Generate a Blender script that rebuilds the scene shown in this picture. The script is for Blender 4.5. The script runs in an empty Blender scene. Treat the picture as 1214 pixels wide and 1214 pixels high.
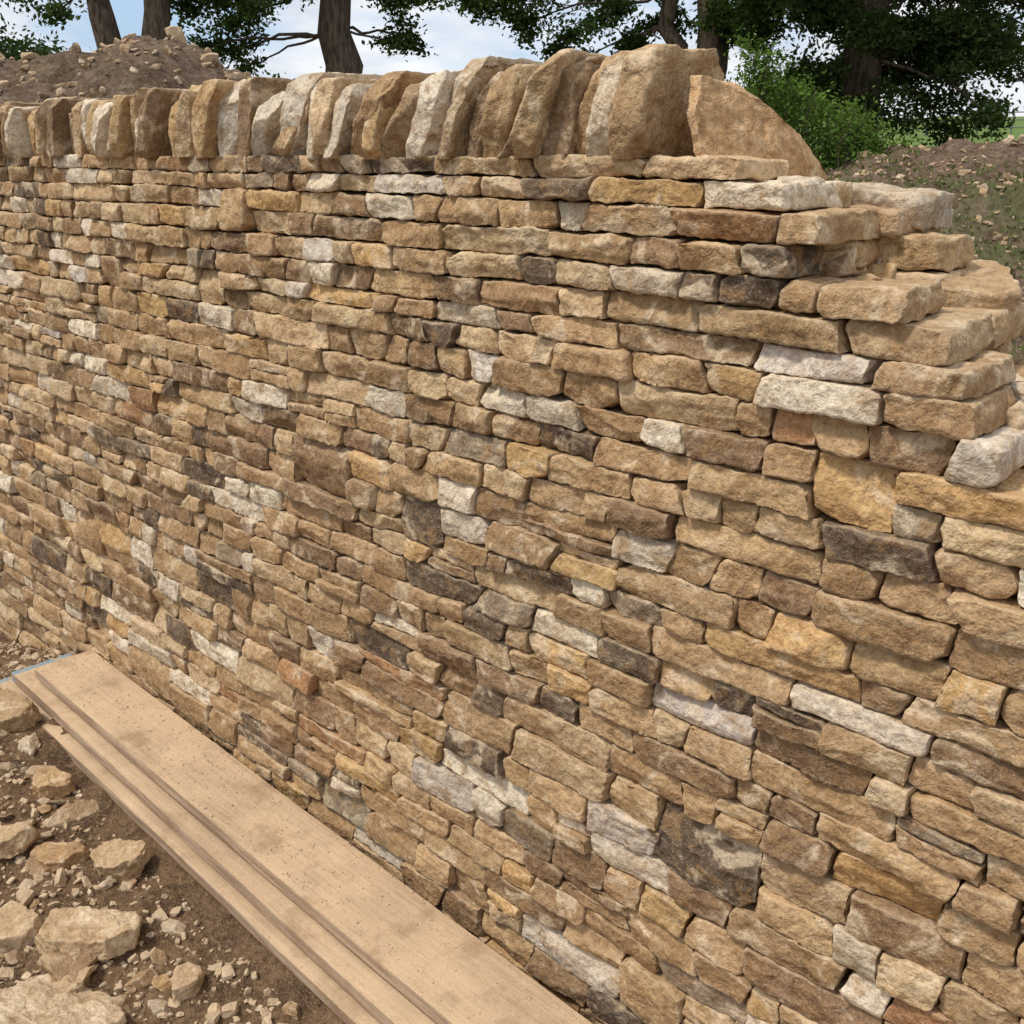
import bpy, math, random
import numpy as np
rng=np.random.default_rng(31); random.seed(11)
H=1.60            # height of the wall body (underside of the cope)
YC=-1.19          # viewer stands 1.19 m in front of the wall
HX,HY=-0.683,0.730
RX,RY=0.730,0.683
def site(l,d):    # l metres to the right, d metres ahead of the viewpoint
    return (RX*l+HX*d, YC+RY*l+HY*d)

# ------------------------------------------------------------------ noise
def vnoise3(p):
    p=np.asarray(p,dtype=np.float64); i=np.floor(p).astype(np.int64); f=p-i; u=f*f*(3-2*f)
    out=np.zeros((len(p),3))
    for dx in (0,1):
        wx=u[:,0] if dx else 1-u[:,0]
        for dy in (0,1):
            wy=u[:,1] if dy else 1-u[:,1]
            for dz in (0,1):
                wz=u[:,2] if dz else 1-u[:,2]
                h=((i[:,0]+dx)*73856093)^((i[:,1]+dy)*19349663)^((i[:,2]+dz)*83492791)
                h&=0x7fffffff; h=((h^(h>>13))*1274126177)&0x7fffffff; h^=(h>>15); h=(h*668265263)&0x7fffffff; h^=(h>>14)
                w=(wx*wy*wz)[:,None]
                c=np.stack([(h&1023),((h>>10)&1023),((h>>20)&1023)],1)/511.5-1
                out+=w*c
    return out
def fbm3(p,oc=3,g=0.5,l=2.1):
    a=1.0; s=0
    for k in range(oc):
        s=s+a*vnoise3(p+k*17.3); p=p*l; a*=g
    return s
def n1(x,y=0.0,z=0.0):
    x=np.atleast_1d(np.asarray(x,float)); return vnoise3(np.stack([x,np.full_like(x,y),np.full_like(x,z)],1))[:,0]

# ------------------------------------------------------------------ mesh builder
class MB:
    def __init__(s): s.V=[];s.F=[];s.C=[];s.n=0
    def add(s,v,f,c):
        v=np.asarray(v,float); f=np.asarray(f,np.int64)
        s.V.append(v); s.F.append(f+s.n)
        c=np.asarray(c,float)
        if c.ndim==1: c=np.tile(c,(len(v),1))
        s.C.append(c); s.n+=len(v)
    def build(s,name,mats,smooth=True,parent=None,fn=None,matidx=None):
        V=np.concatenate(s.V);F=np.concatenate(s.F);C=np.concatenate(s.C)
        if fn is not None: V=fn(V,C)
        me=bpy.data.meshes.new(name)
        me.vertices.add(len(V)); me.vertices.foreach_set('co',V.astype(np.float32).ravel())
        me.loops.add(F.size); me.loops.foreach_set('vertex_index',F.astype(np.int32).ravel())
        me.polygons.add(len(F)); me.polygons.foreach_set('loop_start',np.arange(0,F.size,4,dtype=np.int32))
        me.update(calc_edges=True)
        me.polygons.foreach_set('use_smooth',np.full(len(F),smooth,dtype=bool))
        a=me.color_attributes.new('scol','FLOAT_COLOR','POINT'); a.data.foreach_set('color',C.astype(np.float32).ravel())
        if not isinstance(mats,(list,tuple)): mats=[mats]
        for m in mats: me.materials.append(m)
        if matidx is not None: me.polygons.foreach_set('material_index',np.asarray(matidx,dtype=np.int32))
        me.update()
        o=bpy.data.objects.new(name,me); bpy.context.scene.collection.objects.link(o)
        if parent: o.parent=parent
        return o
def empty(name,loc=(0,0,0)):
    o=bpy.data.objects.new(name,None); o.location=loc; o.empty_display_size=.2
    bpy.context.scene.collection.objects.link(o); return o

_t={}
def boxT(nx,ny,nz,back=True):
    k=(nx,ny,nz,back)
    if k in _t: return _t[k]
    Q=[]
    def face(fn,na,nb,flip):
        a,b=np.meshgrid(np.arange(na),np.arange(nb),indexing='ij'); a=a.ravel(); b=b.ravel()
        q=np.stack([fn(a,b),fn(a+1,b),fn(a+1,b+1),fn(a,b+1)],1)
        if flip: q=q[:,::-1]
        Q.append(q)
    Z=lambda a,c: np.full_like(a,c)
    face(lambda a,b:np.stack([a,Z(a,0),b],1),nx,nz,False)
    if back: face(lambda a,b:np.stack([a,Z(a,ny),b],1),nx,nz,True)
    face(lambda a,b:np.stack([Z(a,0),a,b],1),ny,nz,True)
    face(lambda a,b:np.stack([Z(a,nx),a,b],1),ny,nz,False)
    face(lambda a,b:np.stack([a,b,Z(a,0)],1),nx,ny,True)
    face(lambda a,b:np.stack([a,b,Z(a,nz)],1),nx,ny,False)
    q=np.concatenate(Q); u,inv=np.unique(q.reshape(-1,3),axis=0,return_inverse=True)
    _t[k]=(u,inv.reshape(-1,4)); return _t[k]

def clip(p,n,off):
    n=np.asarray(n,float); n=n/np.linalg.norm(n)
    d=np.maximum(p@n-off,0); return p-d[:,None]*n
def supp(n,h):
    n=np.asarray(n,float); n=n/np.linalg.norm(n); return abs(n[0])*h[0]+abs(n[1])*h[1]+abs(n[2])*h[2]

# ------------------------------------------------------------------ stone colours (linear albedo)
PAL=[((.475,.318,.172),28),((.385,.248,.130),22),((.265,.168,.095),13),((.57,.415,.245),16),((.72,.62,.48),9.5),
     ((.62,.545,.46),2.5),((.145,.104,.072),5),((.39,.215,.105),2),((.55,.35,.16),5.5),((.31,.24,.165),2.5)]
PW=np.array([w for _,w in PAL],float); PW/=PW.sum(); PC=np.array([c for c,_ in PAL])
def stonecol():
    c=PC[rng.choice(len(PAL),p=PW)]*rng.uniform(.80,1.14)*(1+rng.normal(0,.008,3))
    return np.array([c[0],c[1],c[2],rng.random()])
def stonecols(N):
    c=PC[rng.choice(len(PAL),size=N,p=PW)]*rng.uniform(.8,1.12,(N,1)); return np.concatenate([c,rng.random((N,1))],1)

# ------------------------------------------------------------------ wall geometry
BAT=.045
def yface(z): return BAT*(z/H)
THK=.43
SL=1.30
def xend(z):
    return -.77+SL*(H-z)
def disp(V,C,amp=1.0):
    off=C[:,3:4]*np.array([[91.,57.,33.]])
    a=fbm3(V*32+off,3,.55)*.0029*amp
    b=vnoise3(V*130+off)*.0010*amp
    s=vnoise3(V*np.array([12,25,110])+off)*.0015*amp      # bedding ledges
    return V+a+b+s
ncourse=34
hs=np.array([.067-.031*(i/(ncourse-1))**.75 for i in range(ncourse)])*rng.uniform(.80,1.22,ncourse)
hs*=(H+.15)/hs.sum(); zs=np.concatenate([[-.15],-.15+np.cumsum(hs)])
def zline(i,x,seed=0):
    if i>=ncourse: return np.full_like(np.atleast_1d(np.asarray(x,float)),H)+.002*n1(np.asarray(x)*3,77,seed)
    amp=.0068 if i<20 else .0038
    return zs[i]+amp*n1(np.asarray(x)*1.3,i*.35,seed)+amp*.65*n1(np.asarray(x)*6.3,i*5.1+9,seed)

def wall_stone(mb,xl,xr,shl,shr,fb,ft,skin,end=False,low=False,depth=None,col=None):
    xc=(xl+xr)/2; hw=(xr-xl)/2
    zb=float(fb(xc)[0]); zt=float(ft(xc)[0]); hh=(zt-zb)/2
    if hh<.004 or hw<.006: return
    sm=min(1.0,hw/.035)*min(1.0,hh/.02)
    dist=math.hypot(xc,1.2)
    sp=.0045 if dist<1.9 else (.0058 if dist<2.8 else (.0085 if dist<4.2 else .018))
    if skin<0 or low: sp=.010 if (xc>-1.3 and xc<.1) else .024
    nx=max(3,min(64,int(2*hw/sp))); nz=max(3,min(24,int(2*hh/sp)))
    D=depth or rng.uniform(.14,.19)
    ys=np.array([0,.005,.012,.022,.04,D]) if not end else np.concatenate([[0,.006],np.linspace(.014,D,16)])
    T,F=boxT(nx,len(ys)-1,nz,end)
    g1=rng.uniform(.0004,.0030); g2=rng.uniform(.0002,.0020)
    p=np.empty((len(T),3)); p[:,0]=(T[:,0]/nx*2-1)*(hw-g1); p[:,1]=ys[T[:,1]]; p[:,2]=(T[:,2]/nz*2-1)*(hh-g2)
    hx,hz=hw-g1,hh-g2
    def cf(n,cut):
        nn=np.asarray(n,float); nn/=np.linalg.norm(nn)
        return clip(p,nn,abs(nn[0])*hx+abs(nn[2])*hz-cut*sm)
    for k in range(rng.integers(2,6)):
        tx=np.clip(rng.normal(0,.10),-.16,.16)*min(1,.05/hx); tz=np.clip(rng.normal(0.02,.20),-.4,.4)
        nn=np.array([tx,-1,tz]); nn/=np.linalg.norm(nn)
        pt=np.array([rng.uniform(-.7,.7)*hx,rng.uniform(.0,.004),rng.uniform(-.7,.7)*hz]); p=clip(p,nn,pt@nn)
    for sx in (-1,1):
        p=cf((sx,-rng.uniform(.5,1.6),rng.normal(0,.2)),rng.uniform(.001,.009))
        p=cf((rng.normal(0,.06),-rng.uniform(.4,1.3),sx),rng.uniform(.001,.006))
        p=cf((rng.normal(0,.05),-rng.uniform(1.8,3.5),sx),rng.uniform(.001,.004))
        p=cf((sx,-rng.uniform(.0,.15),rng.normal(0,.3)),rng.uniform(.0,.005))
        for sz in (-1,1):
            if rng.random()<.8:
                p=cf((sx*rng.uniform(.25,1.3),-rng.uniform(.0,.5),sz),rng.uniform(.001,.34*hz+.003))
        p=cf((rng.normal(0,.06),0,sx),rng.uniform(0,.0024))
    if end:      # ragged exposed end and top edge, kept shallow
        for k in range(4):
            nn=np.array([1,rng.uniform(-.30,.30),rng.normal(0,.35)]); nn/=np.linalg.norm(nn)
            p=clip(p,nn,abs(nn[0])*hx+(D*max(nn[1],0))+abs(nn[2])*hz*.6-rng.uniform(.001,.008))
        for k in range(3):
            nn=np.array([rng.uniform(0,.16),rng.normal(0,.03),1]); nn/=np.linalg.norm(nn)
            p=clip(p,nn,abs(nn[0])*hx*.7+D*max(nn[1],0)+nn[2]*hz-rng.uniform(0,.003))
        p=cf((1,.0,1),rng.uniform(.002,.009)); p=cf((1,.05,.4),rng.uniform(.001,.006))
    tt=p[:,2]/hh*.5+.5
    x=xc+p[:,0]+(1-(p[:,0]/hw*.5+.5))*shl*(tt-.5)+(p[:,0]/hw*.5+.5)*shr*(tt-.5)
    zb=fb(x); zt=ft(x); z=zb+(zt-zb)*tt
    pro=float(np.clip(rng.normal(0,.0042),-.009,.009))
    y=yface(z)+p[:,1]+pro
    if skin<0:
        y=THK-BAT*(z/H)-p[:,1]-pro; F=F[:,::-1]
    mb.add(np.stack([x,y,z],1),F,stonecol() if col is None else col)

def fill(mb,skin,seed,x0):
    blocked=[[] for _ in range(ncourse+2)]
    for i in range(ncourse):
        zmid=(zs[i]+zs[i+1])/2; xe=xend(zmid)+rng.uniform(-.06,.045)
        if skin<0: xe+=.02-(.17 if i>=ncourse-1 else (.06 if i==ncourse-2 else 0))
        x=x0+rng.uniform(0,.1)
        segs=sorted(blocked[i]); out=[]; cur=x
        for (a,b) in segs:
            if a>cur: out.append((cur,a))
            cur=max(cur,b)
        if cur<xe: out.append((cur,xe))
        meanw=.096+.034*(1-i/ncourse)
        sh_prev=0.0
        for (a,b) in out:
            cur=a; b=min(b,xe)
            if b-cur<.008: continue
            while cur<b-.001:
                big=1.0
                if xe-cur<.6 and i>ncourse-11: big=1.32
                w=float(np.clip(rng.lognormal(math.log(meanw*big),.45),max(.046,1.12*hs[i]),.25))
                if b-(cur+w)<.052: w=b-cur
                if w>.32: w=w/2
                nxt=cur+w
                sh=rng.normal(0,.011) if nxt<b-.001 else 0.0
                fb=lambda q,i=i:zline(i,q,seed); ft=lambda q,i=i:zline(i+1,q,seed)
                isend=(xe-nxt)<.20
                low=(cur<-4.6)
                r=rng.random()
                room=(i<ncourse-3) and all(nxt<=s-.055 or cur>=e+.055 for (s,e) in blocked[i+1])
                if r<.028 and room and w<.24 and w>.10 and not isend:
                    ft2=lambda q,i=i:zline(i+2,q,seed)
                    wall_stone(mb,cur,nxt,sh_prev,sh,fb,ft2,skin,isend,low); blocked[i+1].append((cur,nxt))
                elif r<.10 and hs[i]>.046 and w>.07:
                    k=rng.uniform(.38,.62); tl=rng.normal(0,.06); xm=(cur+nxt)/2
                    fm=lambda q,i=i,k=k,tl=tl,xm=xm: zline(i,q,seed)+(zline(i+1,q,seed)-zline(i,q,seed))*np.clip(k+tl*(np.asarray(q)-xm)/.1,.25,.75)
                    wall_stone(mb,cur,nxt,sh_prev*k,sh*k,fb,fm,skin,isend,low)
                    wall_stone(mb,cur,nxt,sh_prev*k,sh*k,fm,ft,skin,isend,low)
                else:
                    wall_stone(mb,cur,nxt,sh_prev,sh,fb,ft,skin,isend,low)
                sh_prev=sh; cur=nxt

# ------------------------------------------------------------------ node helpers
def mat(name):
    m=bpy.data.materials.new(name); m.use_nodes=True; nt=m.node_tree; nt.nodes.clear()
    return m,nt
class N:
    def __init__(s,nt): s.nt=nt
    def n(s,t,**k):
        x=s.nt.nodes.new(t)
        for a,b in k.items(): setattr(x,a,b)
        return x
    def l(s,a,b): s.nt.links.new(a,b)
    def noise(s,vec,scale,detail=4,rough=.55,dist=0):
        x=s.n('ShaderNodeTexNoise'); x.inputs['Scale'].default_value=scale; x.inputs['Detail'].default_value=detail
        x.inputs['Roughness'].default_value=rough; x.inputs['Distortion'].default_value=dist
        if vec is not None: s.l(vec,x.inputs['Vector'])
        return x.outputs['Fac']
    def mr(s,v,a,b,c=0,d=1):
        x=s.n('ShaderNodeMapRange'); s.l(v,x.inputs[0])
        for i,q in enumerate((a,b,c,d)): x.inputs[i+1].default_value=q
        return x.outputs[0]
    def mix(s,f,a,b,mode='MIX'):
        x=s.n('ShaderNodeMix',data_type='RGBA',blend_type=mode)
        for sock,v in ((x.inputs[0],f),(x.inputs[6],a),(x.inputs[7],b)):
            if hasattr(v,'is_linked') or hasattr(v,'links'): s.l(v,sock)
            elif isinstance(v,(int,float)): sock.default_value=v
            else: sock.default_value=(*v,1) if len(v)==3 else v
        return x.outputs[2]
    def math(s,op,a,b=0.0):
        x=s.n('ShaderNodeMath',operation=op)
        for i,v in enumerate((a,b)):
            if isinstance(v,(int,float)): x.inputs[i].default_value=v
            else: s.l(v,x.inputs[i])
        return x.outputs[0]
    def bump(s,h,strength,dist,nrm=None):
        x=s.n('ShaderNodeBump'); x.inputs['Strength'].default_value=strength; x.inputs['Distance'].default_value=dist
        s.l(h,x.inputs['Height'])
        if nrm is not None: s.l(nrm,x.inputs['Normal'])
        return x.outputs[0]
    def out(s,col,rough=.9,nrm=None,spec=.2,extra=None):
        b=s.n('ShaderNodeBsdfPrincipled'); o=s.n('ShaderNodeOutputMaterial')
        if isinstance(col,tuple): b.inputs['Base Color'].default_value=(*col,1)
        else: s.l(col,b.inputs['Base Color'])
        b.inputs['Roughness'].default_value=rough; b.inputs['Specular IOR Level'].default_value=spec
        if nrm is not None: s.l(nrm,b.inputs['Normal'])
        s.l(b.outputs[0],o.inputs[0]); return b

def stone_mat(name,dust=.22,scale=1.0,dustc=(.42,.30,.18)):
    m,nt=mat(name); g=N(nt)
    at=g.n('ShaderNodeAttribute',attribute_name='scol'); tc=g.n('ShaderNodeTexCoord')
    off=g.n('ShaderNodeVectorMath',operation='SCALE'); off.inputs[0].default_value=(37,71,53); g.l(at.outputs['Alpha'],off.inputs['Scale'])
    ad=g.n('ShaderNodeVectorMath',operation='ADD'); g.l(tc.outputs['Object'],ad.inputs[0]); g.l(off.outputs[0],ad.inputs[1])
    v=ad.outputs[0]; col=at.outputs['Color']
    a=g.noise(v,12*scale,3,.64,.8); b=g.noise(v,28*scale,3,.64,.4); c=g.noise(v,105*scale,3,.70); d=g.noise(v,340*scale,1,.7)
    # weathered brown rind, ochre staining, paler broken faces
    col=g.mix(g.mr(a,.49,.61,0,.60),col,g.mix(1.0,col,(.60,.50,.41),'MULTIPLY'))
    col=g.mix(g.mr(b,.54,.64,0,.45),col,(.50,.29,.115))
    col=g.mix(g.mr(a,.44,.37,0,.62),col,(.66,.53,.37))
    bc=g.math('ADD',g.math('MULTIPLY',b,.55),g.math('MULTIPLY',c,.45))
    col=g.mix(g.mr(bc,.55,.62,0,.60),col,(.13,.086,.052))
    col=g.mix(g.mr(c,.34,.66,0,1),g.mix(1.0,col,(.72,.70,.68),'MULTIPLY'),g.mix(1.0,col,(1.23,1.22,1.20),'MULTIPLY'))
    col=g.mix(g.mr(d,.60,.72,0,.38),col,(.68,.56,.40))
    col=g.mix(g.mr(d,.40,.28,0,.40),col,(.10,.068,.042))
    ge=g.n('ShaderNodeNewGeometry'); sx=g.n('ShaderNodeSeparateXYZ'); g.l(ge.outputs['Normal'],sx.inputs[0])
    up=g.mr(sx.outputs['Z'],.25,.95,0,dust); up=g.math('MULTIPLY',up,g.mr(a,.3,.6,.4,1))
    col=g.mix(up,col,dustc)
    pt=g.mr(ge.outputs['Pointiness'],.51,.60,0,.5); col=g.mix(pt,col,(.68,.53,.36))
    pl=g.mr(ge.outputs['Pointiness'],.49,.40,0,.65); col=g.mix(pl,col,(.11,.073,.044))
    hgt=g.math('ADD',g.math('MULTIPLY',b,1.1),g.math('ADD',g.math('MULTIPLY',c,.38),g.math('MULTIPLY',d,.075)))
    n=g.bump(hgt,.9,.010)
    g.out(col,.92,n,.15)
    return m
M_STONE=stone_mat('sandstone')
M_RUB=stone_mat('rubble_stone',.35,1.0,(.30,.205,.125))
m,nt=mat('joint_shade_core'); g=N(nt); tc=g.n('ShaderNodeTexCoord'); a=g.noise(tc.outputs['Object'],60,4,.7); g.out(g.mix(a,(.035,.023,.015),(.11,.073,.045)),1.0,g.bump(a,1,.02)); M_CORE=m  # core coloured dark to paint in shade behind the open joints

# ------------------------------------------------------------------ wall
wall=empty('dry_stone_wall')
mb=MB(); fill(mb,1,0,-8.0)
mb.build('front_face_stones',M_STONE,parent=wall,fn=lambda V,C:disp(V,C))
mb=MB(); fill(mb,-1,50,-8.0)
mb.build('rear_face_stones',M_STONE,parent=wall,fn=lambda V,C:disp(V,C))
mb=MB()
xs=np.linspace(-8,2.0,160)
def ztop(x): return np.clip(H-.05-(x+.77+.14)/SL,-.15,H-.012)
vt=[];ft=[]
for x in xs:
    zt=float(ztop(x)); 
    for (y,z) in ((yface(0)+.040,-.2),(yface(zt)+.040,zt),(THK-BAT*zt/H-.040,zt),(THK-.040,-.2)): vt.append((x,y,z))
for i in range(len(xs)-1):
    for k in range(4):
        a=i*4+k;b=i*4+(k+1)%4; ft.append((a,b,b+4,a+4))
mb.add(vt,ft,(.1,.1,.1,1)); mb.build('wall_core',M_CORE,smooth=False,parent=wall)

def rotm(ax,ay,az):
    ca,sa=math.cos(ax),math.sin(ax);cb,sb=math.cos(ay),math.sin(ay);cc,sc=math.cos(az),math.sin(az)
    return np.array([[cc,-sc,0],[sc,cc,0],[0,0,1]])@np.array([[cb,0,sb],[0,1,0],[-sb,0,cb]])@np.array([[1,0,0],[0,ca,-sa],[0,sa,ca]])
def block(dims,sp,planes=(),nr=6,cut=.12):
    hx,hy,hz=[d/2 for d in dims]; n=[max(3,int(d/sp)) for d in dims]
    T,F=boxT(*n); p=(T/np.array(n)*2-1)*np.array([hx,hy,hz])
    for nn,c in planes: p=clip(p,nn,supp(nn,(hx,hy,hz))-c)
    for k in range(nr):
        nn=rng.normal(0,1,3); nn/=np.linalg.norm(nn); s=supp(nn,(hx,hy,hz)); p=clip(p,nn,s*(1-rng.uniform(.02,cut)))
    return p,F
def bigdisp(V,C):
    off=C[:,3:4]*np.array([[91.,57.,33.]])
    return V+fbm3(V*24+off,4,.6)*.0032+vnoise3(V*130+off)*.0011

# cope: slabs set on edge, leaning
mb=MB(); x=-8.0
copeC=[(.47,.325,.18),(.40,.265,.145),(.56,.415,.255),(.70,.605,.47),(.28,.19,.115),(.64,.56,.45),(.48,.32,.16),(.44,.30,.16),(.36,.25,.145),(.25,.165,.10)]
xs_=[-.890]
ws=[.062,.042,.046,.052,.038,.046,.058,.040,.036,.044,.066,.050]
while xs_[-1]>-8:
    k=len(xs_)-1; xs_.append(xs_[-1]-(ws[k] if k<len(ws) else rng.uniform(.034,.070)))
prev=-1
for k in range(len(xs_)-1):
    x=xs_[k+1]; t=xs_[k]-x
    h=rng.uniform(.120,.155); near=x>-3.6
    if k<2: h=.148-.008*k
    if k==9: h=.156
    D=rng.uniform(.34,.39) if k>2 else .31
    rc=.0 if k>2 else .06
    pl=[((rng.normal(0,.3),-1,.9),rng.uniform(.012,.040)),((rng.normal(0,.3),-.45,1),rng.uniform(.006,.024)),((0,-1,.35),rng.uniform(.003,.016)),
        ((0,1,.9),rng.uniform(.03,.07)+rc),((0,.4,1),rng.uniform(.01,.03)+rc*.5),
        ((1,-rng.uniform(.5,1.3),rng.uniform(-.3,.5)),rng.uniform(.003,.024)),((-1,-rng.uniform(.5,1.3),rng.uniform(-.3,.5)),rng.uniform(.003,.018)),
        ((1,rng.normal(0,.1),rng.uniform(.3,1)),rng.uniform(.003,.022)),((-1,rng.normal(0,.1),rng.uniform(.3,1)),rng.uniform(.003,.022)),
        ((1,-.25,rng.uniform(-1,.2)),rng.uniform(.004,.016)),((rng.choice([-1,1]),-.6,rng.uniform(-.8,.8)),rng.uniform(.01,.030)),
        ((rng.normal(0,.5),-1,rng.normal(0,.3)),rng.uniform(.004,.016)),((rng.normal(0,.6),-1,rng.normal(0,.5)),rng.uniform(.008,.026)),((rng.normal(0,.4),-1,rng.normal(0,.6)),rng.uniform(.008,.026))]
    p,F=block((t*1.05,D,h),.0048 if near else .016,pl,9,.12)
    lean=math.radians(rng.uniform(8,30)) if k>1 else math.radians(12); yaw=rng.normal(0,.09) if k>1 else 0
    z=p[:,2]+h/2; xx=p[:,0]+z*math.tan(lean)+(.02*rng.normal() if k>1 else 0)*z/.2; 
    X=xx*math.cos(yaw)-p[:,1]*math.sin(yaw); Y=xx*math.sin(yaw)+p[:,1]*math.cos(yaw)
    ci=int(rng.integers(len(copeC)))
    while ci==prev: ci=int(rng.integers(len(copeC)))
    prev=ci; c=np.array(copeC[ci])*rng.uniform(.85,1.12)
    if k==0: c=np.array((.44,.30,.165))
    if k==1: c=np.array((.64,.53,.39))
    mb.add(np.stack([x+t/2+X-.012,Y+D/2+.036+rng.normal(0,.010),z+H-.005],1),F,(*c,rng.random()))
mb.build('cope_stones',M_STONE,parent=wall,fn=bigdisp)
# end slab leaning against the last cope stone, tipping down towards the rear
mb=MB()
n=(12,74,30); T,F=boxT(*n); q=T/np.array(n)
y=(q[:,1])*.34; z=q[:,2]*.13; xx=(q[:,0]-.5)*.056
p=np.stack([xx,y,z],1)
def cl2(p,pt,nn):
    nn=np.array(nn,float);nn/=np.linalg.norm(nn);return clip(p,nn,np.array(pt)@nn)
p=cl2(p,(0,.0,.070),(0,-.95,.34)); p=cl2(p,(0,.0,.04),(0,-1,-.28)); p=cl2(p,(0,.03,.120),(0,-.10,1)); p=cl2(p,(0,.100,.116),(0,.50,1)); p=cl2(p,(0,.31,.02),(0,1,.3))
p=cl2(p,(.024,.05,.1),(1,-.35,.1)); p=cl2(p,(.027,.2,.08),(1,.08,.22)); p=cl2(p,(.022,.1,.100),(1,0,1)); p=cl2(p,(.018,.0,.06),(1,-.9,-.2)); p=cl2(p,(.028,.1,.0),(1,.1,-.35)); p=cl2(p,(.024,.16,.05),(1,-.25,-.05))
p=p@rotm(-.13,0,0).T
p=np.stack([p[:,0]-p[:,2]*.30,p[:,1],p[:,2]],1)
mb.add(p+np.array([-.788,.046,H-.014]),F,(.58,.375,.20,.37))
mb.build('end_cope_slab',M_STONE,parent=wall,fn=bigdisp)

# ------------------------------------------------------------------ scattered rocks
def rocks(mb,pos,size,n=4,flat=.55,cols=None,planes=9,sharp=.55):
    Nn=len(pos); T,F=boxT(n,n,n); u=T/n*2-1
    L=np.linalg.norm(u,axis=1,keepdims=True); u=u*(1-.35)+u/L*.35*1.2
    P=np.tile(u[None],(Nn,1,1))
    for k in range(planes):
        nn=rng.normal(0,1,(Nn,3)); nn/=np.linalg.norm(nn,axis=1,keepdims=True)
        off=rng.uniform(sharp,1.0,(Nn,1))
        d=np.maximum(np.einsum('nvk,nk->nv',P,nn)-off,0); P=P-d[:,:,None]*nn[:,None,:]
    sc=np.stack([rng.uniform(.7,1.3,Nn),rng.uniform(.5,.95,Nn),flat*rng.uniform(.5,1.3,Nn)],1)*np.asarray(size)[:,None]*.5
    P=P*sc[:,None,:]
    a=rng.uniform(0,6.28,Nn); tx=rng.normal(0,.26,Nn); ty=rng.normal(0,.26,Nn)
    R=np.stack([rotm(tx[i],ty[i],a[i]) for i in range(Nn)])
    P=np.einsum('nij,nvj->nvi',R,P)+np.asarray(pos)[:,None,:]
    nv=len(T); FF=(F[None]+(np.arange(Nn)*nv)[:,None,None]).reshape(-1,4)
    c=stonecols(Nn) if cols is None else cols
    mb.add(P.reshape(-1,3),FF,np.repeat(c,nv,axis=0))

mb=MB(); Nn=620
hx=rng.uniform(-.76,1.0,Nn); hy=rng.uniform(.15,.31,Nn); hz=np.clip(H-(hx+.77)/SL,0,H)-.045+rng.uniform(-.025,.012,Nn)
rocks(mb,np.stack([hx,hy,hz],1),np.clip(rng.lognormal(math.log(.042),.35,Nn),.02,.075),8,.6)
mb.build('hearting_stones',M_STONE,parent=wall,fn=lambda V,C:disp(V,C))
mb=MB()
for (cx,cy,cz,dx,dy,dz,rz,c) in ((-.67,.33,1.530,.17,.14,.050,.1,(.46,.39,.30)),(-.61,.31,1.47,.13,.13,.045,-.1,(.50,.35,.19)),
      (-.545,.33,1.385,.14,.19,.115,.45,(.44,.30,.165)),(-.46,.28,1.30,.15,.13,.045,.2,(.44,.29,.155)),
      (-.67,.19,1.47,.08,.08,.04,.5,(.48,.34,.18)),(-.71,.15,1.553,.055,.06,.035,.4,(.60,.53,.43)),(-.73,.23,1.545,.09,.07,.035,-.6,(.48,.35,.20))):
    p,F=block((dx,dy,dz),.0045,[((1,-1,.2),.014),((.3,-1,.8),.010),((-1,-1,0),.012),((1,-.2,1),.010),((-.3,.4,1),.006)],10,.14)
    p=p@rotm(rng.normal(0,.06),rng.normal(0,.06),rz).T
    mb.add(p+np.array([cx,cy,cz]),F,(*c,rng.random()))
mb.build('loose_end_blocks',M_STONE,parent=wall,fn=lambda V,C:disp(V,C,1.3))

# ------------------------------------------------------------------ ground sheet
def terrain(x,y):
    dx=x; dy=y-YC; d=np.hypot(dx,dy); ahead=np.clip((dy)/np.maximum(d,.01)*2.0,0,1)
    far=np.clip(d-9,0,120)*.047*ahead
    near=1/(1+(d/7)**4)
    p=np.stack([x,y,np.zeros_like(x)],1)
    n=fbm3(p*.35,3)[:,0]*.10*np.clip(d/12,.12,1)
    m=fbm3(p*2.2,3)[:,1]*.022*near+fbm3(p*11+5,3)[:,2]*.012*near
    lift=-.09*np.clip((-x-2.95)/.7,0,1)*near
    return far+n+m+lift-.01
s=np.linspace(-1,1,400); k=7.2
g1=np.sinh(s*k)/math.sinh(k)*2500
fx=np.concatenate([g1[g1<-4]-1.9,np.linspace(-5.85,1.9,480),g1[g1>4]-1.9]); fy=np.concatenate([g1[g1<-2.2]-.7,np.linspace(-2.88,.4,210),g1[g1>1.2]-.7])
gx,gy=np.meshgrid(fx,fy,indexing='ij'); nx,ny=gx.shape
X=gx.ravel();Y=gy.ravel();Z=terrain(X,Y)
ii=np.arange(nx*ny).reshape(nx,ny); F=np.stack([ii[:-1,:-1],ii[1:,:-1],ii[1:,1:],ii[:-1,1:]],-1).reshape(-1,4)
m,nt=mat('soil_and_grass'); g=N(nt); tc=g.n('ShaderNodeTexCoord'); v=tc.outputs['Object']
a=g.noise(v,1.3,3,.6); b=g.noise(v,9,5,.65); c=g.noise(v,60,4,.7); d=g.noise(v,230,2,.7)
soil=g.mix(g.mr(b,.38,.62),(.080,.048,.028),(.19,.118,.065)); soil=g.mix(g.mr(c,.5,.66,0,.7),soil,(.27,.175,.10)); soil=g.mix(g.mr(c,.44,.32,0,.8),soil,(.040,.025,.016)); soil=g.mix(g.mr(d,.58,.68,0,.75),soil,(.38,.28,.18))
gr=g.mix(g.mr(b,.3,.7),(.075,.13,.03),(.16,.22,.06))
ln=g.n('ShaderNodeVectorMath',operation='LENGTH'); g.l(v,ln.inputs[0])
gf=g.math('MULTIPLY',g.mr(ln.outputs['Value'],14,26,0,1),g.mr(a,.2,.45,.5,1))
col=g.mix(gf,soil,gr)
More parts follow.
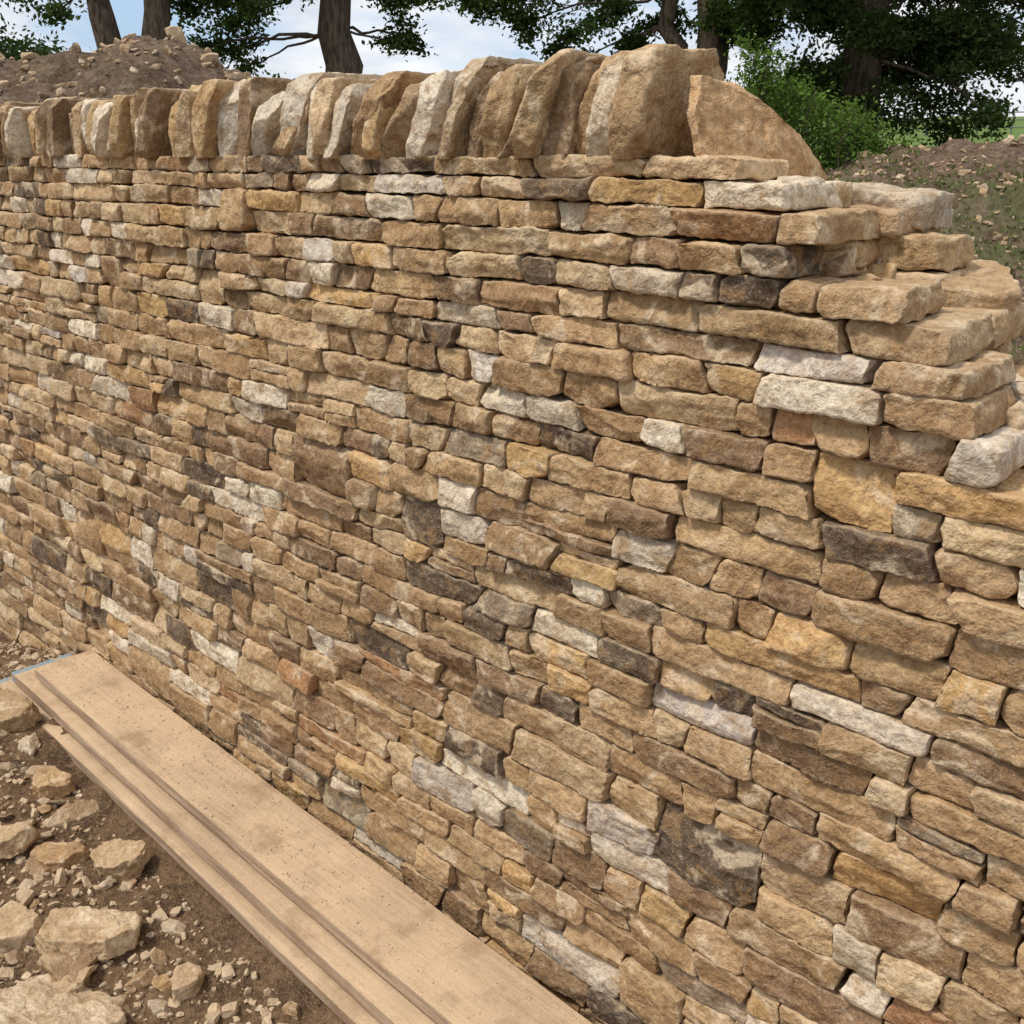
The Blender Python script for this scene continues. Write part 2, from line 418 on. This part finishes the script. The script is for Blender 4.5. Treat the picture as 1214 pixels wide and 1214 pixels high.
hg=g.math('ADD',c,g.math('MULTIPLY',d,.25)); g.out(col,.95,g.bump(hg,.9,.016),.1); M_SOIL=m
mb=MB(); mb.add(np.stack([X,Y,Z],1),F,(.2,.15,.1,1)); mb.build('ground',M_SOIL)
def tz(x,y): return terrain(np.atleast_1d(np.float64(x)),np.atleast_1d(np.float64(y)))

# ------------------------------------------------------------------ rubble & gravel in front
def onboards(x,y): return (y>-.29-.03*(x+2.9))&(y<.0)&(x>-3.15)
def scatter(N0,xr,yr,sizef,avoid=True):
    x=rng.uniform(*xr,N0);y=rng.uniform(*yr,N0)
    k=~onboards(x,y) if avoid else np.ones(N0,bool); x=x[k];y=y[k]; s=sizef(len(x)); return x,y,s
def dirty(n,lo=.25):
    c=stonecols(n); f=rng.uniform(lo,1.0,(n,1)); c[:,:3]=c[:,:3]*(f*.95)+np.array([.18,.112,.064])*(1.0-f); return c
mb=MB()
x,y,s=scatter(12000,(-4.4,-.6),(-1.3,-.0),lambda n:rng.lognormal(math.log(.0095),.55,n))
rocks(mb,np.stack([x,y,tz(x,y)+s*.10],1),s,2,.7,planes=4,cols=dirty(len(x),.1))
mb.build('gravel',M_RUB,smooth=False)
mb=MB()
x,y,s=scatter(1000,(-5.2,-.5),(-1.5,-.02),lambda n:np.clip(rng.lognormal(math.log(.030),.55,n),.014,.10))
rocks(mb,np.stack([x,y,tz(x,y)+s*.10],1),s,8,.5,cols=dirty(len(x),.3))
x,y,s=scatter(130,(-5.5,-.5),(-1.7,-.02),lambda n:np.clip(rng.lognormal(math.log(.075),.3,n),.05,.13))
rocks(mb,np.stack([x,y,tz(x,y)+s*.08],1),s,18,.42)
mb.build('stone_rubble',M_RUB,fn=lambda V,C:disp(V,C))
big=[(-1.72,-.665,.27,.15,.045,.3,(.60,.47,.32)),(-1.86,-.535,.22,.11,.045,.7,(.52,.38,.23)),(-2.05,-.37,.15,.085,.055,.6,(.48,.34,.20)),(-2.47,-.35,.12,.08,.05,.2,(.48,.32,.17)),
     (-2.86,-.30,.18,.11,.06,.2,(.38,.26,.145)),(-1.60,-.46,.06,.10,.035,.5,(.56,.42,.27)),(-2.18,-.46,.13,.08,.04,.9,(.42,.26,.13)),(-2.3,-.53,.14,.10,.045,.4,(.48,.35,.21)),(-2.02,-.64,.13,.10,.045,.1,(.52,.38,.23)),(-2.10,-.75,.17,.12,.05,1.1,(.54,.40,.25))]
for (x,y,dx,dy,dz,rz,c) in big:
    mb=MB(); p,F=block((dx,dy,dz),.0042,[((1,1,.2),.018),((1,-1,.1),.032),((-1,1,.1),.018),((-1,-1,.2),.034),((.1,.2,1),.007),((.3,-.3,1),.006),((-.4,-.1,1),.008),((1,.3,1),.014),((-.8,-.6,1),.012),((1,-.4,.1),.014),((-.5,1,.1),.014),((.5,-1,.6),.012)],16,.24)
    p=p@rotm(rng.normal(0,.15),rng.normal(0,.15),rz).T
    mb.add(p+np.array([x,y,float(tz(x,y)[0])+dz*.42]),F,(*c,rng.random()))
    mb.build('loose_stone',M_STONE,fn=lambda V,C:disp(V,C,1.5))

# ------------------------------------------------------------------ planks
m,nt=mat('dusty_timber'); g=N(nt); tc=g.n('ShaderNodeTexCoord'); mp=g.n('ShaderNodeMapping'); mp.inputs['Scale'].default_value=(1.2,26,26); g.l(tc.outputs['Object'],mp.inputs[0])
v=tc.outputs['Object']; gr=g.noise(mp.outputs[0],3,4,.6,.4); b=g.noise(v,4,3,.6,.5); c=g.noise(v,60,3,.7); d=g.noise(v,480,1,.7); e=g.noise(v,9,3,.6)
ge=g.n('ShaderNodeNewGeometry'); sx=g.n('ShaderNodeSeparateXYZ'); g.l(ge.outputs['Normal'],sx.inputs[0])
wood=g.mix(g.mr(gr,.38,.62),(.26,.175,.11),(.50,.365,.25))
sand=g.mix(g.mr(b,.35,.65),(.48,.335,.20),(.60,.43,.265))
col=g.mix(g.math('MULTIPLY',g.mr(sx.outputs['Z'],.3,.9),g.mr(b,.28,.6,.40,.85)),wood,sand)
col=g.mix(g.mr(e,.55,.68,0,.62),col,(.27,.165,.092))
col=g.mix(g.mr(c,.55,.70,0,.4),col,(.34,.22,.13)); col=g.mix(g.mr(d,.58,.68,0,.5),col,(.28,.18,.10)); col=g.mix(g.mr(d,.42,.32,0,.5),col,(.70,.54,.37))
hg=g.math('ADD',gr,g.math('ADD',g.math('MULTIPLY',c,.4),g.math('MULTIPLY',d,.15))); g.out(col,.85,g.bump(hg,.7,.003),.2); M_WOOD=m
m,nt=mat('blue_end_paint'); g=N(nt); tc=g.n('ShaderNodeTexCoord'); a=g.noise(tc.outputs['Object'],60,3,.7); g.out(g.mix(g.mr(a,.4,.62),(.16,.29,.38),(.42,.31,.20)),.8); M_BLUE=m
def plank(x0,y0,ang,L,W,Th,z0,blue):
    n=(170,12,6); T,F=boxT(*n); q=T/np.array(n); p=np.stack([q[:,0]*L,(q[:,1]-.5)*W,q[:,2]*Th],1)
    for sy in (-1,1):
        for szz in (0,1):
            nn=np.array([0,sy,1 if szz else -1.])/math.sqrt(2); pt=np.array([0,sy*W/2,Th if szz else 0])
            p=clip(p,nn,pt@nn-.0014)
    p[:,2]+=.003*np.sin(p[:,0]*1.6+x0*3)*q[:,0]; p+=vnoise3(p*np.array([5,60,60])+z0*50)*.0010; p[:,1]+=.004*np.sin(p[:,0]*1.3+z0*40)
    p=p@rotm(0,0,ang).T+np.array([x0,y0,z0])
    mb=MB(); mb.add(p,F,(.4,.3,.2,1)); fc=T[F].mean(1)
    o=mb.build('timber_plank',[M_WOOD,M_BLUE],matidx=((fc[:,0]<1.2)&blue).astype(int))
    o.data.polygons.foreach_set('use_smooth',np.zeros(len(F),dtype=bool)); return o
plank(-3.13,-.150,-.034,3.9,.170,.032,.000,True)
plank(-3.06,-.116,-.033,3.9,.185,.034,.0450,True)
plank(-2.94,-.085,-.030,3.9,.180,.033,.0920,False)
mb=MB(); n=1500; t=rng.uniform(0,3,n)**1; w=rng.uniform(-.085,.085,n); xx=-2.94+t; yy=-.085-.030*t+w; s=rng.lognormal(math.log(.0022),.45,n)
cc=stonecols(n); cc[:,:3]=cc[:,:3]*.5+np.array([.2,.13,.07])
rocks(mb,np.stack([xx,yy,np.full(n,.1257)],1),s,2,.7,planes=3,cols=cc)
mb.build('grit',M_RUB,smooth=False)

# ------------------------------------------------------------------ soil heaps behind
m,nt=mat('heap_soil'); g=N(nt); tc=g.n('ShaderNodeTexCoord'); v=tc.outputs['Object']
a=g.noise(v,.55,3,.65); b=g.noise(v,3,5,.7); c=g.noise(v,16,5,.75); at=g.n('ShaderNodeAttribute',attribute_name='scol')
soil=g.mix(g.mr(b,.3,.7),(.13,.082,.055),(.29,.20,.14)); soil=g.mix(g.mr(c,.52,.66,0,.7),soil,(.40,.31,.23)); soil=g.mix(g.mr(c,.46,.36,0,.8),soil,(.055,.036,.025))
gr=g.mix(g.mr(c,.35,.65),(.08,.10,.035),(.19,.20,.09))
gf=g.math('MULTIPLY',g.mr(a,.46,.58),at.outputs['Alpha']); gf=g.math('MULTIPLY',gf,g.mr(c,.35,.6,.3,1))
g.out(g.mix(gf,soil,gr),.95,g.bump(c,1,.09),.1); M_HEAP=m
def heap(name,l0,l1,d0,d1,hf,alpha,nr,res=(220,160),smed=.05,ssig=.5):
    L,D=np.meshgrid(np.linspace(l0,l1,res[0]),np.linspace(d0,d1,res[1]),indexing='ij'); l=L.ravel(); d=D.ravel()
    def full(l,d):
        p=np.stack([l,d,np.zeros_like(l)],1); h=hf(l,d)
        w=np.clip(h,0,.5)*2
        return h+(fbm3(p*.9+3,4,.55)[:,0]*.17+fbm3(p*5,3)[:,1]*.055)*w-.25*(1-np.clip(h*4,0,1))
    z=full(l,d); X=RX*l+HX*d; Y=YC+RY*l+HY*d
    ii=np.arange(len(l)).reshape(res); F=np.stack([ii[:-1,:-1],ii[1:,:-1],ii[1:,1:],ii[:-1,1:]],-1).reshape(-1,4)
    mb=MB(); mb.add(np.stack([X,Y,z],1),F,(.2,.15,.1,alpha)); o=mb.build(name,M_HEAP)
    mb=MB(); l=rng.uniform(l0,l1,nr); d=rng.uniform(d0,d1,nr); z=full(l,d); k=z>.1; l=l[k];d=d[k];z=z[k]
    s=np.clip(rng.lognormal(math.log(smed),ssig,len(l)),.02,.28)
    c=stonecols(len(l)); c[:,:3]*=np.array([.8,.76,.74])
    rocks(mb,np.stack([RX*l+HX*d,YC+RY*l+HY*d,z+s*.1],1),s,3,.7,cols=c,planes=6); mb.build(name+'_stones',M_RUB,smooth=False,parent=o)
def hL(l,d):
    u=l+3.0; h=2.42-np.where(u>0,.62*np.abs(u)**1.6,.12*np.abs(u)**1.1); return h*np.exp(-(np.abs(d-9.5)/2.4)**2.2)*np.clip((7.5+u)/3,0,1)
heap('soil_heap',-10,1.0,6.4,13,hL,.15,4500)
def hR(l,d):
    top=1.38+.085*np.clip(l-3,0,20)*1.15; r=np.clip((d-6.6)/5.0,0,1); r=r*r*(3-2*r); f=np.clip((16.5-d)/4,0,1)
    return np.clip(top,0,2.6)*r*f*np.clip((l-1.2)/1.6,0,1)
heap('soil_bank',1.0,15,6.0,17,hR,1.0,9000,(280,220),.04)

# ------------------------------------------------------------------ trees
m,nt=mat('leaves'); g=N(nt); at=g.n('ShaderNodeAttribute',attribute_name='scol')
b=g.n('ShaderNodeBsdfDiffuse'); g.l(at.outputs['Color'],b.inputs[0])
t=g.n('ShaderNodeBsdfTranslucent'); g.l(g.mix(1.0,at.outputs['Color'],(1.2,1.3,.6),'MULTIPLY'),t.inputs[0]); ms=g.n('ShaderNodeMixShader'); ms.inputs[0].default_value=.3
g.l(b.outputs[0],ms.inputs[1]); g.l(t.outputs[0],ms.inputs[2]); o=g.n('ShaderNodeOutputMaterial'); g.l(ms.outputs[0],o.inputs[0]); M_LEAF=m
m,nt=mat('bark'); g=N(nt); tc=g.n('ShaderNodeTexCoord'); mp=g.n('ShaderNodeMapping'); mp.inputs['Scale'].default_value=(6,6,1.2); g.l(tc.outputs['Object'],mp.inputs[0])
a=g.noise(mp.outputs[0],3,4,.7); g.out(g.mix(g.mr(a,.35,.65),(.05,.038,.028),(.18,.135,.10)),.95,g.bump(a,1,.05),.1); M_BARK=m
def tube(mb,pts,rad,n=8):
    pts=np.asarray(pts,float); rad=np.asarray(rad,float); V=[]
    for i in range(len(pts)):
        t=pts[min(i+1,len(pts)-1)]-pts[max(i-1,0)]; t/=np.linalg.norm(t)+1e-9
        a=np.cross(t,[.3,1,.1]) ; a/=np.linalg.norm(a)+1e-9; b=np.cross(t,a)
        th=np.arange(n)/n*2*math.pi
        V.append(pts[i]+rad[i]*(np.cos(th)[:,None]*a+np.sin(th)[:,None]*b))
    V=np.concatenate(V); F=[]
    for i in range(len(pts)-1):
        for k in range(n): F.append((i*n+k,i*n+(k+1)%n,(i+1)*n+(k+1)%n,(i+1)*n+k))
    mb.add(V,F,(.1,.08,.06,1))
def bez(a,b,sag,n=10,wob=.15):
    a=np.array(a,float);b=np.array(b,float);t=np.linspace(0,1,n)[:,None]; m=(a+b)/2+np.array([0,0,sag])
    p=(1-t)**2*a+2*t*(1-t)*m+t*t*b
    L=np.linalg.norm(b-a); p[1:-1]+=rng.normal(0,wob*L/n,(n-2,3)); return p
def leaves(mb,c,size,base,squash=.7):
    N0=len(c); a=rng.normal(0,1,(N0,3)); a[:,2]=a[:,2]*squash-.3; a/=np.linalg.norm(a,axis=1,keepdims=True)
    b=np.cross(a,rng.normal(0,1,(N0,3))); b/=np.linalg.norm(b,axis=1,keepdims=True)+1e-9
    L=size*rng.uniform(.6,1.3,(N0,1)); W=L*rng.uniform(.38,.6,(N0,1))
    P=np.stack([c-a*L*.5,c+b*W*.5,c+a*L*.5,c-b*W*.5],1).reshape(-1,3)
    F=np.arange(N0*4).reshape(-1,4)
    col=base*rng.uniform(.65,1.4,(N0,1)); col=np.concatenate([col,np.ones((N0,1))],1)
    mb.add(P,F,np.repeat(col,4,axis=0))
def clump(wd,lf,origin,c,r,nl,size,base,br=.06):
    c=np.array(c,float); P=bez(origin,c,r*.35,10,.2); tube(wd,P,np.linspace(br,br*.3,10),6)
    nt_=max(7,int(r*15)); per=max(6,nl//nt_); 
    for k in range(nt_):
        d=rng.normal(0,1,3); d/=np.linalg.norm(d); d*=r*rng.uniform(.45,1.15)*np.array([1,1,.72])
        s0=P[rng.integers(5,10)]; e=c+d; Q=bez(s0,e,rng.uniform(-.05,.2)*r,7,.2); tube(wd,Q,np.linspace(br*.28,.006,7),4)
        tone=rng.uniform(.55,1.6)
        q=Q[rng.integers(2,7,per)]+rng.normal(0,.13*r+.05,(per,3))*np.array([1,1,.75]); leaves(lf,q,size,np.array(base)*tone)
def tree(name,l,d,stems,clumps,size,base,trunk_r):
    ox,oy=site(l,d); gz=float(tz(ox,oy)[0]); par=empty(name,(0,0,0)); wd=MB(); lf=MB()
    def w(dl,dd,z): x,y=site(l+dl,d+dd); return np.array([x,y,z])
    tips=[]
    for (dl,z1,r0,bl) in stems:
        P=bez(w(bl,0,gz-.3),w(dl,0,z1),0,14,.13); tube(wd,P,np.linspace(r0,r0*.55,14)*(1+.05*rng.normal(size=14)),12); tips.append(P)
    for (dl,dd,z,r,nl) in clumps:
        P=tips[int(np.argmin([abs(t[-1][0]-w(dl,dd,z)[0])+abs(t[-1][1]-w(dl,dd,z)[1]) for t in tips]))]
        k=int(np.argmin(np.abs(P[:,2]-max(z+.15+.15*abs(dl),3.4)))) if z<4.6 else int(np.argmin(np.abs(P[:,2]-(z-.8)))); clump(wd,lf,P[k],w(dl,dd,z),r,nl,size,base,min(.08,.02+.035*r))
    wd.build('trunk_and_branches',M_BARK,parent=par); lf.build('foliage',M_LEAF,smooth=False,parent=par)
    return par
def canopy(n,R,z0,z1,r,nl,dl0=0,squeeze=1):
    out=[]
    for k in range(n):
        a=rng.uniform(0,6.28); q=math.sqrt(rng.random())*R; out.append((dl0+q*math.cos(a),q*math.sin(a)*squeeze,rng.uniform(z0,z1),r*rng.uniform(.7,1.3),nl))
    return out
G1=(.052,.082,.024)
tree('ash_tree',-2.85,18,[(.15,7.5,.36,-.05)],
     [(-1.75,0,3.55,.45,900),(-2.1,.3,4.0,.5,1000),(-1.3,.2,4.05,.45,800),(-2.4,-.2,3.25,.32,420),(-1.9,.1,3.15,.3,420),(-.7,0,4.15,.4,600),(.95,0,3.85,.42,800),(1.25,.3,3.45,.32,450),(1.5,-.3,4.0,.4,700),(.6,.4,4.3,.5,700),(-1.7,.2,2.9,.22,240),(-.35,.1,4.2,.3,350),(1.0,0,3.3,.22,250)]
     +canopy(20,3.6,5.0,8.8,1.0,700),.10,G1,.3)
tree('oak_tree',-5.75,16.5,[(-.6,5.6,.24,.25),(.85,5.8,.26,.0)],
     [(-1.6,0,3.85,.35,500),(.9,.2,3.75,.3,450),(-.3,0,3.95,.35,450),(1.5,0,3.8,.35,550),(2.0,0,3.6,.3,350),(-1.0,.2,3.6,.3,300)]+canopy(18,3.0,4.6,7.5,.9,650),.10,G1,.2)
tree('sycamore_tree',3.45,20,[(.35,8,.38,0),(-.9,7,.2,-.2)],
     [(-4.3,0,4.15,.4,600),(-3.9,0,4.0,.5,900),(-3.2,0,3.85,.45,800),(-2.6,.4,3.55,.42,650),(-2.0,-.2,3.8,.5,850),(-1.3,0,3.45,.40,650),(-.6,.3,3.8,.5,800),(.2,-.6,3.8,.5,900),(.9,0,3.5,.5,1000),(1.3,.2,4.1,.6,1100),(-1.8,.5,4.3,.5,800),(-3.3,.5,4.4,.5,800),(-2.4,.2,3.2,.25,240)]
     +canopy(24,4.2,5.2,9,1.1,800),.11,G1,.34)
dense=[]
for k in range(50):
    a=rng.uniform(-2.0,1.9); top=rng.uniform(1.9,5.0); dense.append((a,rng.uniform(-1.6,1.2),top,rng.uniform(.45,.72),1200))
tree('sycamore_tree',5.9,18.5,[(0,8,.38,0)],dense+
     [(2.4,0,3.7,.4,520),(2.9,.2,4.0,.42,600),(3.3,0,3.4,.35,420),(3.7,.1,3.8,.4,480),(4.1,0,3.2,.3,280),(2.5,0,2.9,.32,320),(3.9,.2,2.85,.22,140),(4.4,0,3.8,.35,340),(3.2,0,2.75,.22,140),(4.3,.2,4.3,.4,320),(2.9,0,3.2,.28,230)]
     +canopy(22,4.0,5.2,9,1.1,800,.5),.10,(.044,.070,.022),.36)
par=empty('hawthorn_hedge'); wd=MB(); lf=MB()
for k in range(85):
    t=rng.random(); l=2.75+1.95*t; d=12.8+rng.uniform(-.6,.8); z=rng.uniform(.6,2.66-.98*t**1.1)
    x,y=site(l,d); clump(wd,lf,(x+.1,y,0.1),(x,y,z),.28,560,.055,(.09,.15,.034),.02)
wd.build('stems',M_BARK,parent=par); lf.build('foliage',M_LEAF,smooth=False,parent=par)
par=empty('distant_trees'); lf=MB()
for k in range(150):
    if k<60: l=rng.uniform(-34,-22.5); d=60+rng.uniform(-2,4); z=rng.uniform(2.5,7.6-.25*abs(l+28))
    else: l=rng.uniform(-60,60); d=130+rng.uniform(-6,6); z=rng.uniform(5,8); 
    if k>=60 and 40<l<=60: continue
    x,y=site(l,d); q=np.array([x,y,z])+rng.normal(0,.8 if k<60 else 1.5,(800,3))*np.array([1,1,.7]); leaves(lf,q,.32 if k<60 else .6,np.array((.035,.055,.02))*rng.uniform(.7,1.4))
lf.build('foliage',M_LEAF,smooth=False,parent=par)
lf=MB(); n=16000; l=rng.uniform(2,14,n); d=rng.uniform(7,12.5,n); nz=fbm3(np.stack([l*.5,d*.5,l*0],1),3)[:,0]; k=nz>.2; l=l[k];d=d[k]
h=hR(l,d); p0=np.stack([l,d,np.zeros_like(l)],1); z=h+(fbm3(p0*.9+3,4,.55)[:,0]*.17+fbm3(p0*5,3)[:,1]*.055)*np.clip(h,0,.5)*2
q=np.stack([RX*l+HX*d,YC+RY*l+HY*d,z+.02],1); leaves(lf,q,.055,np.array((.15,.17,.07)),2.5); lf.build('grass_tufts',M_LEAF,smooth=False)

m,nt=mat('galvanised_steel'); g=N(nt); tc=g.n('ShaderNodeTexCoord'); a=g.noise(tc.outputs['Object'],5,3,.6); g.out(g.mix(a,(.10,.11,.11),(.22,.23,.23)),.5); 
fm=m; mb=MB()
for k in range(9):
    x,y=site(22.0+k*.95,60); z=float(tz(x,y)[0]); tube(mb,[(x,y,z-.2),(x,y,z+1.2)],[.05,.045],6)
for hh in (.35,.75,1.15):
    P=[]
    for k in range(9):
        x,y=site(22.0+k*.95,60); P.append((x,y,float(tz(x,y)[0])+hh))
    tube(mb,P,[.03]*9,5)
mb.build('field_fence',fm)

# ------------------------------------------------------------------ world, sun, camera
SE,SA=60,238
w=bpy.data.worlds.new('World'); bpy.context.scene.world=w; w.use_nodes=True; nt=w.node_tree; nt.nodes.clear(); g=N(nt)
sky=g.n('ShaderNodeTexSky',sky_type='NISHITA'); sky.sun_disc=False; sky.sun_elevation=math.radians(SE)
sky.sun_rotation=math.radians(90-SA); sky.air_density=1.0; sky.dust_density=1.0
tc=g.n('ShaderNodeTexCoord'); mp=g.n('ShaderNodeMapping'); mp.inputs['Scale'].default_value=(1,1,3.2); mp.inputs['Location'].default_value=(.3,.5,.1); g.l(tc.outputs['Generated'],mp.inputs[0])
a=g.noise(mp.outputs[0],3.2,6,.58,.3); b=g.noise(mp.outputs[0],9,4,.6)
cl=g.mix(g.mr(b,.3,.7),(6.1,6.3,6.7),(8.4,8.4,8.5))
blue=g.mix(.55,sky.outputs[0],(3.2,4.9,7.4))
col=g.mix(g.mr(a,.34,.52,.08,.96),blue,cl)
bg=g.n('ShaderNodeBackground'); bg.inputs[1].default_value=.13; g.l(col,bg.inputs[0]); o=g.n('ShaderNodeOutputWorld'); g.l(bg.outputs[0],o.inputs[0])
L=bpy.data.lights.new('sun','SUN'); L.energy=2.9; L.angle=math.radians(9); L.color=(1,.94,.85); so=bpy.data.objects.new('sun',L); bpy.context.scene.collection.objects.link(so)
from mathutils import Vector
dv=Vector((math.cos(math.radians(SA))*math.cos(math.radians(SE)),math.sin(math.radians(SA))*math.cos(math.radians(SE)),math.sin(math.radians(SE))))
so.rotation_euler=dv.to_track_quat('Z','Y').to_euler()
cam=bpy.data.cameras.new('camera'); co=bpy.data.objects.new('camera',cam); bpy.context.scene.collection.objects.link(co)
cam.sensor_width=36; cam.lens=35.58; cam.clip_end=6000; cam.clip_start=.02
co.location=(0,YC,H); co.rotation_euler=(math.radians(90-19.4),0,math.radians(43.1))
sc=bpy.context.scene; sc.camera=co; sc.view_settings.view_transform='Standard'; sc.view_settings.look='None'; sc.view_settings.exposure=0
